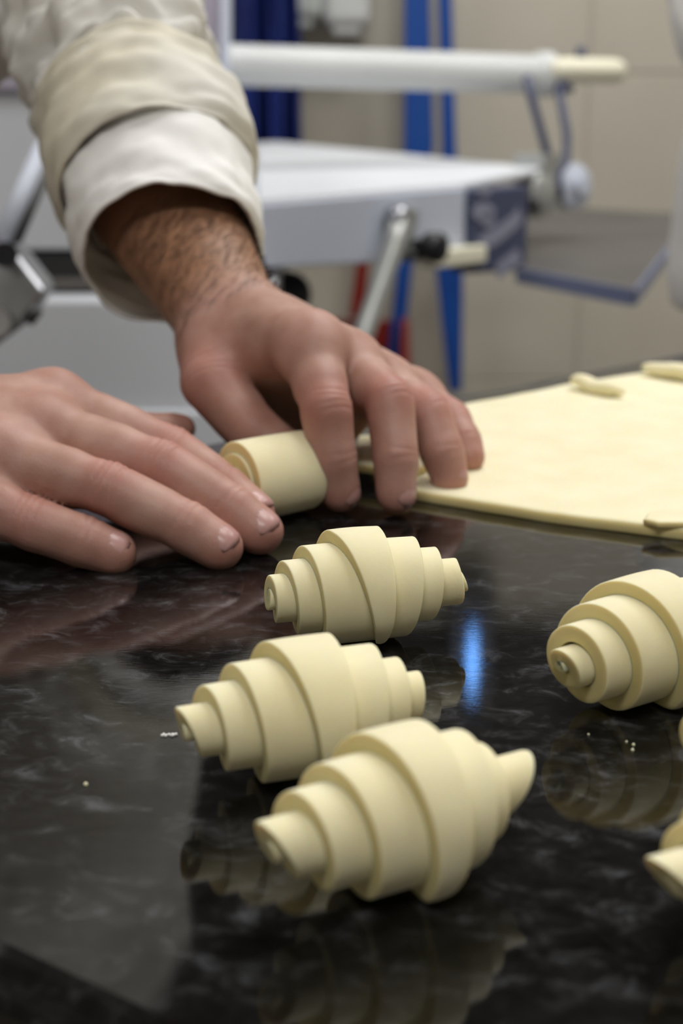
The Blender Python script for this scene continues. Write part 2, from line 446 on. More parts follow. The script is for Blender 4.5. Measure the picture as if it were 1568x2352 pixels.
# ------------------------------------------------------------------ croissants: one long triangle of dough rolled up
def lerp_tab(tab, x):
    xs = [p[0] for p in tab]; 
    return float(np.interp(x, xs, [p[1] for p in tab]))
def croissant(name, cx, cy, yaw, XL, XR, RW, phi_end, tip, label, cat='pastry', group='raw croissants', seed=0, tau0=-1.7, slL=0.0, slR=0.0, tilt=0.0, zc=None, thick=None, roll=0.0, sink=0.0):
    """XL, XR, RW: left edge, right edge, outer radius (mm) of each wrap where it crosses the top"""
    rnd = random.Random(seed); n = len(RW); te = n - 1 + phi_end / 360.0
    xs = list(range(n)) ; k = 1e-3
    t = (thick or (RW[-1] - RW[0]) / (n - 1)) * k
    tl = [(-2, XL[0] + .3)] + [(i, XL[i]) for i in xs] + [(te, tip[0])]
    tr = [(-2, XR[0] - .3)] + [(i, XR[i]) for i in xs] + [(te, tip[1])]
    tR = [(-1, RW[0] - t / k)] + [(i, RW[i]) for i in xs] + [(n, RW[-1] + t / k)]
    NS = int((te - tau0) * 56); V, F, mi, rad = [], [], [], []
    zc = (RW[-1] - 1.2 if zc is None else zc) * k
    ce = min(.55e-3, t * .15)
    np_ = None
    for s in range(NS + 1):
        tau = tau0 + (te - tau0) * s / NS
        xl, xr, r = lerp_tab(tl, tau) * k, lerp_tab(tr, tau) * k, lerp_tab(tR, tau) * k
        ro = max(r, .0016); ri = max(r - t * .985, .0004)
        w = .00028
        en = max(0.0, min(1.0, (.9 - tau) / .5)) * k
        xl += w * noise.noise((tau * 3.1, seed * 3.7, 1)); xr += w * noise.noise((tau * 3.1, seed * 3.7, 9))
        if te - tau < .10: 
            q = (te - tau) / .10; ro = ri + (ro - ri) * (.55 + .45 * q)
        m = xr - xl; c2 = min(ce, m * .3)
        prof = [(xl + .0001, ri), (xl, ri + (ro - ri) * .35), (xl, ri + (ro - ri) * .68), (xl + c2 * .08, ro - c2 * .62), (xl + c2 * .4, ro - c2 * .18), (xl + c2 * 1.1, ro)]
        for q in (.25, .5, .75): prof.append((xl + c2 + (m - 2 * c2) * q, ro + .00025 * math.sin(q * PI)))
        prof += [(xr - c2 * 1.1, ro), (xr - c2 * .4, ro - c2 * .18), (xr - c2 * .08, ro - c2 * .62), (xr, ri + (ro - ri) * .68), (xr, ri + (ro - ri) * .35), (xr - .0001, ri)]
        np_ = len(prof); phi = 2 * PI * tau + roll
        for pi_, (x, rr) in enumerate(prof):
            fl_ = max(0.0, min(1.0, (pi_ - 5) / (np_ - 11)))
            x += en * (slL * (1 - fl_) + slR * fl_) * rr * math.cos(phi) / (RW[0] * k)
            j = 1 + .010 * noise.noise((x * 60, tau * 1.4, seed))
            V.append((x, -rr * j * math.sin(phi), zc + rr * j * math.cos(phi))); rad.append(rr)
    for s in range(NS):
        for i in range(np_):
            a, b = s * np_ + i, s * np_ + (i + 1) % np_
            F.append((a, a + np_, b + np_, b)); mi.append(1 if (i < 3 or i >= np_ - 4) else 0)
    F.append(tuple(range(np_))); mi.append(1); F.append(tuple(range(NS * np_, (NS + 1) * np_))[::-1]); mi.append(1)
    ca, sa = math.cos(math.radians(yaw)), math.sin(math.radians(yaw)); ct, st = math.cos(math.radians(tilt)), math.sin(math.radians(tilt))
    out = []
    for (x, y, z) in V:
        z -= zc; x, z = x * ct - z * st, x * st + z * ct; z += zc - sink * k
        if z < .0014: z = .0002 + .0012 * math.exp((z - .0014) / .0035) if z < .0014 else z
        out.append((cx + x * ca - y * sa, cy + x * sa + y * ca, T + z))
    o = obj(name, out, F, None, None, True, loc=(cx, cy, T), mats=[M['dough'], M['cut']], midx=mi)
    at_ = o.data.attributes.new('radial', 'FLOAT', 'POINT'); at_.data.foreach_set('value', np.array(rad, np.float32))
    o.data.set_sharp_from_angle(angle=math.radians(50))
    return tag(o, label, cat, group)

def base(px, py, R):                       # centre of a roll whose lowest front touches the worktop near this pixel
    return on(px, py)
c = base(822, 1482, 20)
croissant('croissant', c[0], c[1] + .004, 16, [-33, -27, -19.5, -9.5], [39.5, 29.5, 21.5, 8.5], [7.6, 12.2, 16.8, 21.6], 142, (2.6, 6.0),
          'pale raw croissant nearest the fingertips, behind the two overlapping ones', seed=1, slR=-2.5, slL=.8)
c = base(702, 1790, 20)
croissant('croissant', c[0], c[1] + .004, 21, [-37, -29.5, -20.5, -9.5], [36, 29.5, 22, 9], [6.6, 11.6, 16.6, 21.4], 175, (2, 5),
          'raw croissant partly hidden by the front one, small square nub at its left end', seed=2, slL=-1.2)
c = base(916, 2048, 20)
croissant('croissant', c[0], c[1] + .004, 30, [-37, -28.5, -19, -7], [36, 26, 20.5, 9], [7.0, 12.0, 16.6, 21.6], 175, (1, 5),
          'large raw croissant in front of all others, out of focus, flared right tip', seed=3, slR=4.0, slL=-2.0)
c = base(1477, 1618, 20)
croissant('croissant', c[0], c[1] + .004, 35, [-37, -32, -22.5, -9.5], [36, 29, 21, 9], [5.6, 12.0, 17.0, 21.8], 175, (1, 5),
          'raw croissant at the right edge with a curled nub and fine layers showing', seed=4, slL=-1.5)
c = base(1808, 2146, 20)
croissant('croissant', c[0], c[1] + .004, 25, [-36, -27, -19.5, -8.5], [36, 29, 21, 9], [7.0, 12.8, 17.2, 21.6], 175, (1, 5),
          'raw croissant in the lower right corner, only its pointed left end in the picture', seed=5, slL=-4.5)
c = base(1822, 1815, 20)
croissant('croissant', c[0], c[1] + .004, 24, [-36, -29, -20.5, -8.5], [36, 29, 21, 9], [7.2, 12.4, 16.8, 21.6], 175, (1, 5),
          'raw croissant of which only a rounded end peeks in at the right edge', seed=6)
# the one being rolled
RC = at(630, 1096, .695)
croissant('croissant', RC[0], RC[1], 36, [-28, -21.5, -20], [36, 19, 17], [7.5, 13.4, 18.6], 150, (-20, 15),
          'half rolled thick cylinder of dough held between both hands', seed=7, zc=18.6, thick=5.5)

# ------------------------------------------------------------------ sheet of dough
def sheet(name, poly, z0, thick, label, cat='dough', seed=0, step=.006, amp=.0006, ed=.0015):
    P = [np.array(p[:2]) for p in poly]; pts = []
    for i, p in enumerate(P):
        q = P[(i + 1) % len(P)]; L = np.linalg.norm(q - p); n = max(2, int(L / step)); d = (q - p) / L; nn = np.array([d[1], -d[0]])
        for s in range(n):
            b = p + (q - p) * s / n
            pts.append(b + nn * ed * noise.noise((b[0] * 45, b[1] * 45, seed)))
    pts = np.array(pts); n = len(pts); cen = pts.mean(0); rings = []
    nxt = np.roll(pts, -1, 0) - np.roll(pts, 1, 0); nr = np.stack([nxt[:, 1], -nxt[:, 0]], 1); nr /= np.linalg.norm(nr, axis=1)[:, None]
    if np.mean(np.sum(nr * (pts - cen), 1)) < 0: nr = -nr
    r = thick / 2
    for (o, z) in ((-.001, 0), (0, .15), (.12, .5), (0, .82), (-.22, .97), (-.6, 1.0)):
        rings.append((pts + nr * (o * thick), z0 + z * thick))
    for f in (.94, .86, .76, .64, .5, .34, .17):
        rings.append((cen + (pts - nr * .6 * thick - cen) * f, z0 + thick))
    V, F = [], []
    for k, (q, z) in enumerate(rings):
        for p in q:
            b = amp * noise.noise((p[0] * 14, p[1] * 14, seed + .3)) + amp * .6 * noise.noise((p[0] * 40, p[1] * 40, seed)) if k >= 3 else 0
            V.append((p[0], p[1], z + b))
    for k in range(len(rings) - 1):
        for i in range(n): F.append((k * n + i, k * n + (i + 1) % n, (k + 1) * n + (i + 1) % n, (k + 1) * n + i))
    F.append(tuple(range(n))[::-1]); c = len(V); V.append((cen[0], cen[1], z0 + thick))
    L0 = (len(rings) - 1) * n
    for i in range(n): F.append((L0 + i, L0 + (i + 1) % n, c))
    if np.cross(pts[1] - pts[0], cen - pts[0]) < 0: F = [f[::-1] for f in F]
    mi = [1 if i < n * 3 else 0 for i in range(len(F))]
    o = obj(name, V, F, None, None, True, loc=(cen[0], cen[1], z0), mats=[M['dough'], M['cut']], midx=mi)
    at_ = o.data.attributes.new('radial', 'FLOAT', 'POINT'); at_.data.foreach_set('value', np.array([v[2] for v in V], np.float32))
    return tag(o, label, cat)
fr0, fr1 = on(950, 1150), on(1568, 1240)
bk0, bk1 = on(1052, 950), on(1568, 858)
ext = fr0 + (fr1 - fr0) * 1.9; extb = bk1 + unit(bk1 - bk0) * .22
sheet('dough_sheet', [on(870, 1128), fr0, on(1250, 1200), on(1500, 1232), ext, extb, on(1568, 858), on(1300, 902), on(1150, 932), bk0, on(960, 985), on(840, 1050)], T + .0001, .0056,
      'large flat sheet of rolled out pale dough on the worktop beyond the hand', seed=3, amp=.0003)
sheet('dough_triangle', [on(822, 1112), on(930, 1130), on(1010, 1100), on(1040, 1062), on(960, 1030), on(822, 1040)], T + .0062, .004,
      'loose cut end of dough lying on the sheet under the fingertips', seed=8, amp=.0012)
def offcut(a, b, r, label, seed):
    a, b = np.asarray(a), np.asarray(b); P, R = [], []
    for i in range(15):
        u = i / 14; p = a + (b - a) * u
        P.append(p + np.array([0, 0, .003 * noise.noise((u * 3, seed, 0))])); R.append(r * (.35 + .65 * min(1, math.sin(PI * min(u, .5) ) ** .5)) * (1 if u < .8 else 1 - (u - .8) * 3.2))
    V, F = tube(P, R, 18); V = np.array(V); zc = a[2]; V[:, 2] = zc + (V[:, 2] - zc) * .75
    o = obj('dough_offcut', V, F, M['dough'], None, True, loc=(a[0], a[1], zc - r * .75)); return tag(o, label, 'dough')
zs = T + .0064
offcut(on(1313, 872, zs + .0045), on(1430, 905, zs + .002), .0062, 'short curled strip of dough on the far edge of the sheet', 1)
offcut(on(1476, 842, zs + .0045), on(1640, 868, zs + .004), .0066, 'longer curled dough strip on the sheet edge at far right', 2)
zf = T + .0057
fl = sheet('dough_flap', [on(1474, 1204, zf), on(1512, 1213, zf), on(1580, 1212, zf), on(1590, 1186, zf), on(1520, 1180, zf), on(1490, 1188, zf)], zf, .0030, 'torn wrinkled scrap of dough on the near edge of the sheet', seed=5, step=.0025, amp=.0010, ed=.002)
# crumbs
for px, py, r, lab in ((197, 1803, .0006, 'lone pale crumb on the bare stone far left of the croissants'), (1454, 1712, .0005, 'pale crumb on the right of the tiny cluster below the edge croissant'),
                       (1452, 1724, .0005, 'pale crumb lowest in the tiny cluster below the edge croissant'), (1438, 1705, .0004, 'pale crumb on the left of the tiny cluster below the edge croissant'),
                       (1351, 1688, .0004, 'single pale crumb left of the tiny cluster below the edge croissant')):
    p = on(px, py); V, F = tube([p + (0, 0, 0), p + (0, 0, r * .6), p + (r * .2, 0, r * 1.2), p + (r * .3, 0, r * 1.5)], [r, r * 1.1, r * .7, r * .2], 7)
    tag(obj('dough_crumb', V, F, M['dough'], None, True, loc=p), lab, 'crumb', 'crumbs on the worktop')
V, F = [], []
for i in range(9):
    p = on(372 + i * 4, 1691 + random.Random(i).uniform(-3, 1)); r = random.Random(i + 40).uniform(.0003, .0007)
    v, f = tube([p, p + (0, 0, r), p + (r * .4, 0, r * 1.6)], [r, r, r * .3], 6); f = [tuple(k + len(V) for k in q) for q in f]; V += v; F += f
o = tag(obj('flour_smear', V, F, M['cotton_white'], None, True, loc=on(385, 1691)), 'small white smear of flour left of the half hidden croissant', 'flour'); o['kind'] = 'stuff'

# ------------------------------------------------------------------ people
def sleeve(name, parent, rings, m, nseg=72, sub=7, fold=.004, seed=0, lip=.0035, inner=.05, freq=(2.6, 9)):
    """rings: (centre, radius a, radius b, side vector) from the open end upwards; open end gets a rolled lip and an inside"""
    C = np.array([r[0] for r in rings], float); RA = np.array([r[1] for r in rings]); RB = np.array([r[2] for r in rings])
    n = len(rings); ts = np.linspace(0, n - 1, (n - 1) * sub + 1)
    def cr(A, t):
        i = int(min(max(math.floor(t), 0), n - 2)); f = t - i
        p0, p1, p2, p3 = A[max(i - 1, 0)], A[i], A[i + 1], A[min(i + 2, n - 1)]
        return .5 * (2 * p1 + (p2 - p0) * f + (2 * p0 - 5 * p1 + 4 * p2 - p3) * f * f + (3 * p1 - p0 - 3 * p2 + p3) * f ** 3)
    V, F = [], []; rows = []; side0 = None
    seq = [(inner_t, -1) for inner_t in np.linspace(inner, 0, 6)] + [(-.0, 0)] + [(t, 1) for t in ts]
    L0 = 0
    for t, mode in seq:
        c = cr(C, t); d = unit(cr(C, min(t + .05, n - 1)) - cr(C, max(t - .05, 0))); ra, rb = float(cr(RA, t)), float(cr(RB, t))
        if side0 is None: side0 = np.array(rings[0][3], float)
        s = unit(side0 - d * np.dot(side0, d)); w = np.cross(d, s)
        row = []
        for k in range(nseg):
            a = 2 * PI * k / nseg; ca, sa = math.cos(a), math.sin(a)
            q = (ca * freq[0], sa * freq[0], t * 1.6 + seed * 7.3)
            wv = fold * (noise.noise(q) * 1.2 + .7 * noise.noise((ca * 2 + t * 1.2, sa * 2, t * freq[1] * .4 + seed)) + .35 * noise.noise((ca * 5, sa * 5, t * freq[1] + seed)))
            off = {-1: -.0028, 0: -.0010, 1: 0}[mode] - (lip * .0 if mode < 1 else 0)
            if mode == 1 and t < .15: off += -.0004
            p = c + (ra + wv + off) * ca * s + (rb + wv + off) * sa * w
            if mode == 0: p = p - d * lip * .35
            row.append(p)
        rows.append(row)
    for row in rows: V += row
    for i in range(len(rows) - 1):
        for k in range(nseg): F.append((i * nseg + k, (i + 1) * nseg + k, (i + 1) * nseg + (k + 1) % nseg, i * nseg + (k + 1) % nseg))
    o = obj(name, V, F, m, parent); return o

def figure(name, base_xy, facing, shoulderL, shoulderR, hipc, label, elbowL, elbowR, headc, wide=1.0):
    """trousers, jacket, head and shoes of a standing person; returns root, fields to be filled with the arms"""
    root = empty(name, (base_xy[0], base_xy[1], 0), label, 'person')
    f = unit((facing[0], facing[1], 0)); l = np.array([-f[1], f[0], 0]); hip = np.array(hipc, float)
    sl, sr = np.array(shoulderL, float), np.array(shoulderR, float); mid = (sl + sr) / 2
    # jacket
    lo = np.minimum.reduce([sl, sr, hip, elbowL, elbowR]) - .22; hi = np.maximum.reduce([sl, sr, hip, elbowL, elbowR]) + .22
    fd = Field(lo, hi, .008)
    for s in (-1, 1):
        fd.cone(hip + l * s * .075, mid + l * s * .085 - (0, 0, .13), .118 * wide, .122 * wide, .06)
        fd.cone(hip + l * s * .08 - (0, 0, .08), hip + l * s * .075, .128 * wide, .118 * wide, .05)
    fd.cone(sl * .86 + sr * .14, sl * .14 + sr * .86, .068, .068, .07)
    fd.cone(mid - (0, 0, .05), mid + (0, 0, .055) + f * .01, .075, .062, .05)
    fd.cone(sl, elbowL, .068, .058, .05); fd.cone(sr, elbowR, .068, .058, .05)
    g = np.meshgrid(*fd.ax, indexing='ij'); hem = hip[2] - .12
    fd.F = np.maximum(fd.F, (hem - g[2]).astype(np.float32)); fd.F = np.maximum(fd.F, (g[2] - (mid[2] + .075)).astype(np.float32))
    V, Q = fd.mesh(); V = laplace(V, Q, 1, .4); N = normals(V, Q)
    w = np.array([.006 * noise.noise((p[0] * 9, p[1] * 9, p[2] * 5)) + .003 * noise.noise((p[0] * 22, p[1] * 22, p[2] * 12)) for p in V])
    jk = obj('jacket', V + N * w[:, None], Q, M['cotton'], root)
    for s in range(5):                      # jacket buttons down the chest
        zt = mid[2] - .13 - .075 * s; k_ = np.where((np.abs(V[:, 2] - zt) < .012) & (np.abs((V - mid) @ l - .03) < .014))[0]
        if not len(k_): continue
        b = V[k_[np.argmax(V[k_] @ f)]]
        obj('button', *tube([b - f * .004, b + f * .006, b + f * .009], [.007, .007, .004], 12), M['cotton_white'], jk)
    # trousers and shoes
    lo = np.minimum(hip, [*base_xy, 0]) - .25; hi = np.maximum(hip, [*base_xy, 0]) + .25; lo[2] = .02
    ft = Field(lo, hi, .010); b0 = np.array([*base_xy, 0])
    for s in (-1, 1):
        kn = b0 + l * s * .10 + (0, 0, .48) + f * .02; an = b0 + l * s * .11 + (0, 0, .09)
        ft.cone(hip + l * s * .085 - (0, 0, .02), kn, .098, .066, .04); ft.cone(kn, an, .066, .052, .03)
    ft.cone(hip - l * .06 + (0, 0, .05), hip + l * .06 + (0, 0, .05), .105, .105, .05)
    V, Q = ft.mesh(); obj('trousers', V, Q, M['trousers'], root)
    for s in (-1, 1):
        h = b0 + l * s * .11; fs = Field(h - .2, h + .2, .008)
        fs.cone(h + (0, 0, .042) - f * .02, h + (0, 0, .034) + f * .13, .040, .036, .03); fs.cone(h + (0, 0, .06), h + (0, 0, .10), .040, .044, .03)
        gg = np.meshgrid(*fs.ax, indexing='ij'); fs.F = np.maximum(fs.F, (.003 - gg[2]).astype(np.float32))
        V, Q = fs.mesh(); obj('shoe', V, Q, M['shoe'], root)
    # head with face, neck
    hc = np.array(headc, float); fh = Field(hc - .21, hc + .17, .0042)
    fw = unit(f + np.array([0, 0, -.35])); up = unit(np.array([0, 0, 1.]) - fw * fw[2]); rot = [fw, l, up]
    def h(a, b, c): return hc + fw * a + l * b + up * c
    fh.ell(h(-.012, 0, .022), (.094, .076, .092), .02, rot); fh.ell(h(.022, 0, -.045), (.066, .058, .072), .04, rot)
    fh.ell(h(.066, 0, -.098), (.022, .026, .018), .03, rot)
    fh.cone(h(.082, 0, .004), h(.108, 0, -.034), .008, .013, .014)
    for s in (-1, 1):
        fh.ell(h(.104, s * .012, -.038), (.009, .009, .007), .008, rot); fh.ell(h(-.004, s * .078, -.018), (.020, .008, .032), .008, rot)
        fh.cone(h(.080, s * .014, .024), h(.066, s * .048, .024), .008, .007, .02); fh.ell(h(.052, s * .042, -.035), (.022, .020, .020), .03, rot)
    fh.cone(h(.080, -.018, -.066), h(.080, .018, -.066), .006, .006, .008); fh.cone(h(.078, -.014, -.078), h(.078, .014, -.078), .007, .007, .006)
    fh.cone(h(-.02, 0, -.05), mid + (0, 0, .02), .056, .062, .04)
    V, Q = fh.mesh(); V = laplace(V, Q, 2, .5)
    hair = Field(hc - .2, hc + .2, .006); hair.ell(h(-.020, 0, .032), (.098, .082, .094), .01, rot); gg = np.meshgrid(*hair.ax, indexing='ij')
    q = [gg[i] - hc[i] for i in range(3)]; fx = sum(fw[i] * q[i] for i in range(3)); uz = sum(up[i] * q[i] for i in range(3))
    hair.F = np.maximum(hair.F, (fx * .8 - uz + .002).astype(np.float32) * .75)
    Vh, Qh = hair.mesh(); obj('hair', Vh, Qh, M['hair'], root)
    for s in (-1, 1):
        e = h(.074, s * .031, .004); eo = obj('eye', *tube([e - fw * .011, e - fw * .006, e + fw * .004, e + fw * .009, e + fw * .011], [.004, .010, .011, .007, .001], 14), M['eye'], root)
        obj('pupil', *tube([e + fw * .0095, e + fw * .0115, e + fw * .0122], [.0052, .0046, .0020], 12), M['hair'], eo)
        obj('eyebrow', *tube([h(.085, s * .016, .028), h(.086, s * .032, .033), h(.074, s * .050, .027)], [.004, .004, .002], 8), M['hair'], root)
    return root, jk, (V, Q), (f, l)

# ---- the baker
SHL, SHR = np.array([-.195, 1.10, 1.38]), np.array([-.472, .87, 1.37])
ELL, ELR = at(150, -70, 1.0), np.array([-.46, .70, 1.09])
facing = (.64, -.77)
baker, jacket, headm, _ = figure('person', (-.56, 1.14), facing, SHL, SHR, (-.53, 1.12, .96), 'baker in white jacket with rolled sleeves rolling dough with both hands', ELL, ELR, (-.27, .93, 1.58))

# left hand (the upper one): joints as seen, at their distance
dl = unit((.74, -.52, .42))
Lw = at(532, 742, .775); Lcuff = at(395, 575, .83)
LF = [  # index, middle, ring, little
    ([at(714, 796, .716), at(750, 935, .692), at(766, 1050, .694), at(784, 1134, .699)], [.0130, .0106, .0092, .0078], dl),
    ([at(802, 840, .738), at(896, 918, .705), at(911, 1050, .698), at(912, 1140, .697)], [.0124, .0102, .0088, .0076], dl),
    ([at(884, 896, .765), at(984, 945, .735), at(1020, 1045, .727), at(1034, 1094, .727)], [.0122, .0098, .0085, .0074], dl),
    ([at(950, 916, .790), at(1036, 962, .772), at(1064, 1015, .762), at(1077, 1044, .758)], [.0108, .0088, .0076, .0064], unit((.8, -.3, .5))),
]
LT = ([at(510, 800, .765), at(486, 876, .745), at(575, 985, .734), at(668, 1050, .730)], [.0165, .0142, .0118, .0095], unit((-.5, -.55, .65)))
allj = np.array([p for f in LF + [LT] for p in f[0]] + [Lw, Lcuff])
fd = Field(np.minimum(allj.min(0) - .03, at(300, 430, .88) - .05), np.maximum(allj.max(0) + .03, at(330, 480, .87) + .05), .00115)
side = unit(np.cross(Lcuff - Lw, (0.25, -.6, .75)))
fd.cone(Lw - side * .0065, at(372, 470, .862) - side * .013, .0200, .029, .02)
fd.cone(Lw + side * .0065, at(372, 470, .862) + side * .013, .0195, .028, .02)
pal = unit((-.25, .35, -.9))
for k, (J, R, d) in enumerate(LF):
    fd.cone(Lw + (np.asarray(J[0]) - Lw) * .08 + side * 0, J[0], .0185, R[0] * 1.02, .012)
    fd.cone(np.asarray(J[0]), np.asarray(J[0]) - dl * .001, R[0] * 1.0, R[0] * 1.0, .012)
for a, b in ((0, 1), (1, 2), (2, 3)):
    p = (np.asarray(LF[a][0][0]) + np.asarray(LF[b][0][0])) / 2
    fd.cone(p * .75 + Lw * .25, p * .5 + Lw * .5, .013, .016, .012)
    fd.cone(np.asarray(LF[a][0][0]) * .93 + Lw * .07, np.asarray(LF[b][0][0]) * .93 + Lw * .07, .0115, .0105, .012)
    fd.cone(p * .9 + Lw * .1 + dl * .003, p * .35 + Lw * .65 + dl * .004, .0105, .0150, .012)
fd.cone(LT[0][0], LT[0][1], LT[1][0] * 1.05, LT[1][1] * 1.1, .016)
fd.cone(Lw, LT[0][0], .0195, .018, .014)
fd.cone(at(640, 930, .792), at(770, 970, .785), .016, .014, .014); fd.cone(at(570, 850, .790), at(640, 930, .792), .015, .016, .014)
fd.cone(at(560, 800, .764), at(660, 805, .742), .0145, .0110, .014)      # web between thumb and index finger
fd.cone(at(560, 850, .782), at(660, 850, .772), .0120, .0105, .014)
fd.cone(at(640, 840, .765), at(780, 900, .775), .015, .014, .014)       # the heel of the palm behind the fingers
for J, R, d in LF: finger(fd, J, R, d)
finger(fd, LT[0][1:] if False else LT[0], LT[1], LT[2])
VL, QL = fd.mesh(); VL, flL = finish_hand(VL, QL, LF + [LT])

# right hand (the lower one)
dr = unit((.28, -.50, .82))
Rw = at(-190, 985, .668)
RF = [
    ([at(120, 930, .690), at(392, 1036, .684), at(515, 1122, .668), at(588, 1180, .656)], [.0138, .0108, .0093, .0080], unit((.3, -.2, .9))),
    ([at(95, 990, .664), at(372, 1072, .650), at(528, 1168, .645), at(602, 1222, .641)], [.0136, .0109, .0095, .0085], dr),
    ([at(-15, 1050, .643), at(250, 1122, .632), at(425, 1206, .630), at(510, 1258, .628)], [.0132, .0107, .0094, .0083], dr),
    ([at(-120, 1120, .630), at(62, 1196, .624), at(195, 1242, .624), at(262, 1268, .625)], [.0122, .0100, .0088, .0080], dr),
]
RT = ([at(-60, 985, .70), at(130, 970, .722), at(310, 992, .742), at(418, 984, .750)], [.0165, .0130, .0090, .0066], unit((.1, .3, .9)))
Relb = ELR
allj = np.array([p for f in RF + [RT] for p in f[0]] + [Rw])
fd = Field(np.minimum(allj.min(0) - .03, Rw - (.10, .04, .03)), np.maximum(allj.max(0) + .03, Rw + (0, .05, .075)), .00115)
fdir = unit(Relb - Rw); sd2 = unit(np.cross(fdir, (0, 0, 1)))
fd.cone(Rw + sd2 * .011, Rw + fdir * .12 + sd2 * .015, .0215, .031, .02); fd.cone(Rw - sd2 * .011, Rw + fdir * .12 - sd2 * .013, .021, .030, .02)
for J, R, d in RF:
    fd.cone(Rw + (np.asarray(J[0]) - Rw) * .1, J[0], .0190, R[0] * 1.03, .012)
for a, b in ((0, 1), (1, 2), (2, 3)):
    p = (np.asarray(RF[a][0][0]) + np.asarray(RF[b][0][0])) / 2
    fd.cone(p, p * .4 + Rw * .6, .0125, .016, .014)
    fd.cone(p - (0, 0, .008), p * .4 + Rw * .6 - (0, 0, .008), .0125, .016, .014)
for J, R, d in RF:                          # tendons
    a = np.asarray(J[0]) + np.asarray(dr) * R[0] * .55; b = Rw + np.asarray(dr) * .014
    fd.cone(a, b * .6 + a * .4, .0062, .0052, .009)
fd.cone(Rw, RT[0][0], .022, .0185, .014)
for J, R, d in RF: finger(fd, J, R, d)
finger(fd, *RT)
VR, QR = fd.mesh(); VR, flR = finish_hand(VR, QR, RF + [RT], 1.5)

# upper arms inside the sleeves join the hands to the head and neck: one body mesh
fa = Field(np.minimum.reduce([SHL, SHR, ELL, ELR, Lcuff, Rw]) - .10, np.maximum.reduce([SHL, SHR, ELL, ELR, Lcuff, Rw]) + .10, .006)
fa.cone(SHL, ELL, .050, .042, .03); fa.cone(ELL, at(372, 470, .862), .040, .028, .03)
fa.cone(SHR, ELR, .050, .042, .03); fa.cone(ELR, Rw + fdir * .11, .040, .034, .03); fa.cone(SHL, SHR, .055, .055, .05)
md = (SHL + SHR) / 2; fa.cone(md, md * .6 + np.array([-.53, 1.12, .96]) * .4, .060, .075, .05)
VA, QA = fa.mesh()
Vs, Qs, fl, off = [], [], [], 0
for V, Q, f_ in ((VL, QL, flL), (VR, QR, flR), (VA, QA, np.zeros(len(VA))), (headm[0], headm[1], np.zeros(len(headm[0])))):
    Vs.append(V); Qs.append(Q + off); fl.append(f_); off += len(V)
_tan = np.concatenate([np.clip((Vs[0] - Lw) @ unit(at(372, 470, .862) - Lw) / .03 + .35, 0, 1)] + [np.zeros(len(v)) for v in Vs[1:]])
body = obj('body', np.concatenate(Vs), np.concatenate(Qs), M['skin'], baker)
a_ = body.data.attributes.new('flush', 'FLOAT', 'POINT'); a_.data.foreach_set('value', np.concatenate(fl).astype(np.float32))
a_ = body.data.attributes.new('tan', 'FLOAT', 'POINT'); a_.data.foreach_set('value', _tan.astype(np.float32))
for J, R, d in LF: nail(body, J, R, d)
for J, R, d in RF: nail(body, J, R, d)
nail(body, *LT)

# hair of the forearm
rnd = random.Random(5); V, F = [], []
ctr = np.array([Lw, at(372, 470, .862)]); axd = unit(ctr[1] - ctr[0]); NLm = normals(VL, QL)
s_ = (VL - Lw) @ axd; cand = np.where((s_ > -.012) & (s_ < .085) & (NLm @ unit((.35, -.35, .8)) > -.1))[0]
for _ in range(2600):
    i = cand[rnd.randrange(len(cand))]; p, n = VL[i], NLm[i]
    if rnd.random() > .35 + .65 * min(1, max(0, s_[i] / .05)): continue
    d = unit(-axd * .6 + np.cross(n, axd) * rnd.uniform(.3, .9) + n * rnd.uniform(.12, .35)); L = rnd.uniform(.005, .011)
    w = unit(np.cross(d, n)) * .00011; o = len(V)
    m_ = p + d * L * .55 + n * .0008; e = p + d * L - n * .0002
    V += [p - w, p + w, m_ - w, m_ + w, e]; F += [(o, o + 1, o + 3, o + 2), (o + 2, o + 3, o + 4)]
h_ = obj('forearm_hair', V, F, M['hair'], body); h_['kind'] = 'stuff'

# sleeves
sv = (1, 0, 0)
def ring(px, py, d, r, rb=None): return (at(px, py, d), r, rb or r, sv)
sl_ = sleeve('sleeve', jacket, [ring(335, 330, .885, .0500), ring(306, 245, .910, .0500), ring(288, 205, .921, .0530), ring(272, 160, .934, .0590), ring(256, 118, .946, .0575), ring(238, 80, .957, .0610), ring(215, 30, .972, .0625), ring(175, -50, .992, .066), ring(165, -170, 1.01, .067), (SHL + (.0, .0, .0), .070, .072, sv)], M['cotton'], fold=.0115, seed=2, nseg=96, sub=10, freq=(1.9, 3.5))
sleeve('rolled_cuff', sl_, [ring(366, 432, .861, .0585), ring(352, 395, .869, .0605), ring(335, 335, .884, .0610), ring(318, 280, .899, .0595), ring(308, 248, .908, .0560), ring(306, 240, .910, .050)], M['cotton_worn'], fold=.0042, seed=5, nseg=96, sub=9, freq=(1.3, 2.5))
sleeve('rolled_cuff', sl_, [ring(392, 586, .829, .0510, .0535), ring(384, 540, .838, .0520), ring(372, 470, .852, .0530), ring(358, 410, .866, .0530), ring(345, 360, .878, .0500)], M['cotton_white'], fold=.0032, seed=9, nseg=96, sub=9, freq=(1.3, 2.5))
rs = [Rw + fdir * q for q in (.085, .12, .17, .22)]
sr_ = sleeve('sleeve', jacket, [(rs[1], .052, .052, (0, 1, 0)), (rs[2], .056, .056, (0, 1, 0)), (ELR, .064, .064, (0, 1, 0)), ((ELR + SHR) / 2, .066, .066, (0, 1, 0)), (SHR, .07, .07, (0, 1, 0))], M['cotton'], fold=.006, seed=3, sub=9)
sleeve('rolled_cuff', sr_, [(rs[0], .050, .050, (0, 1, 0)), (rs[1], .055, .055, (0, 1, 0)), (rs[2], .057, .057, (0, 1, 0))], M['cotton_white'], fold=.003, seed=4)

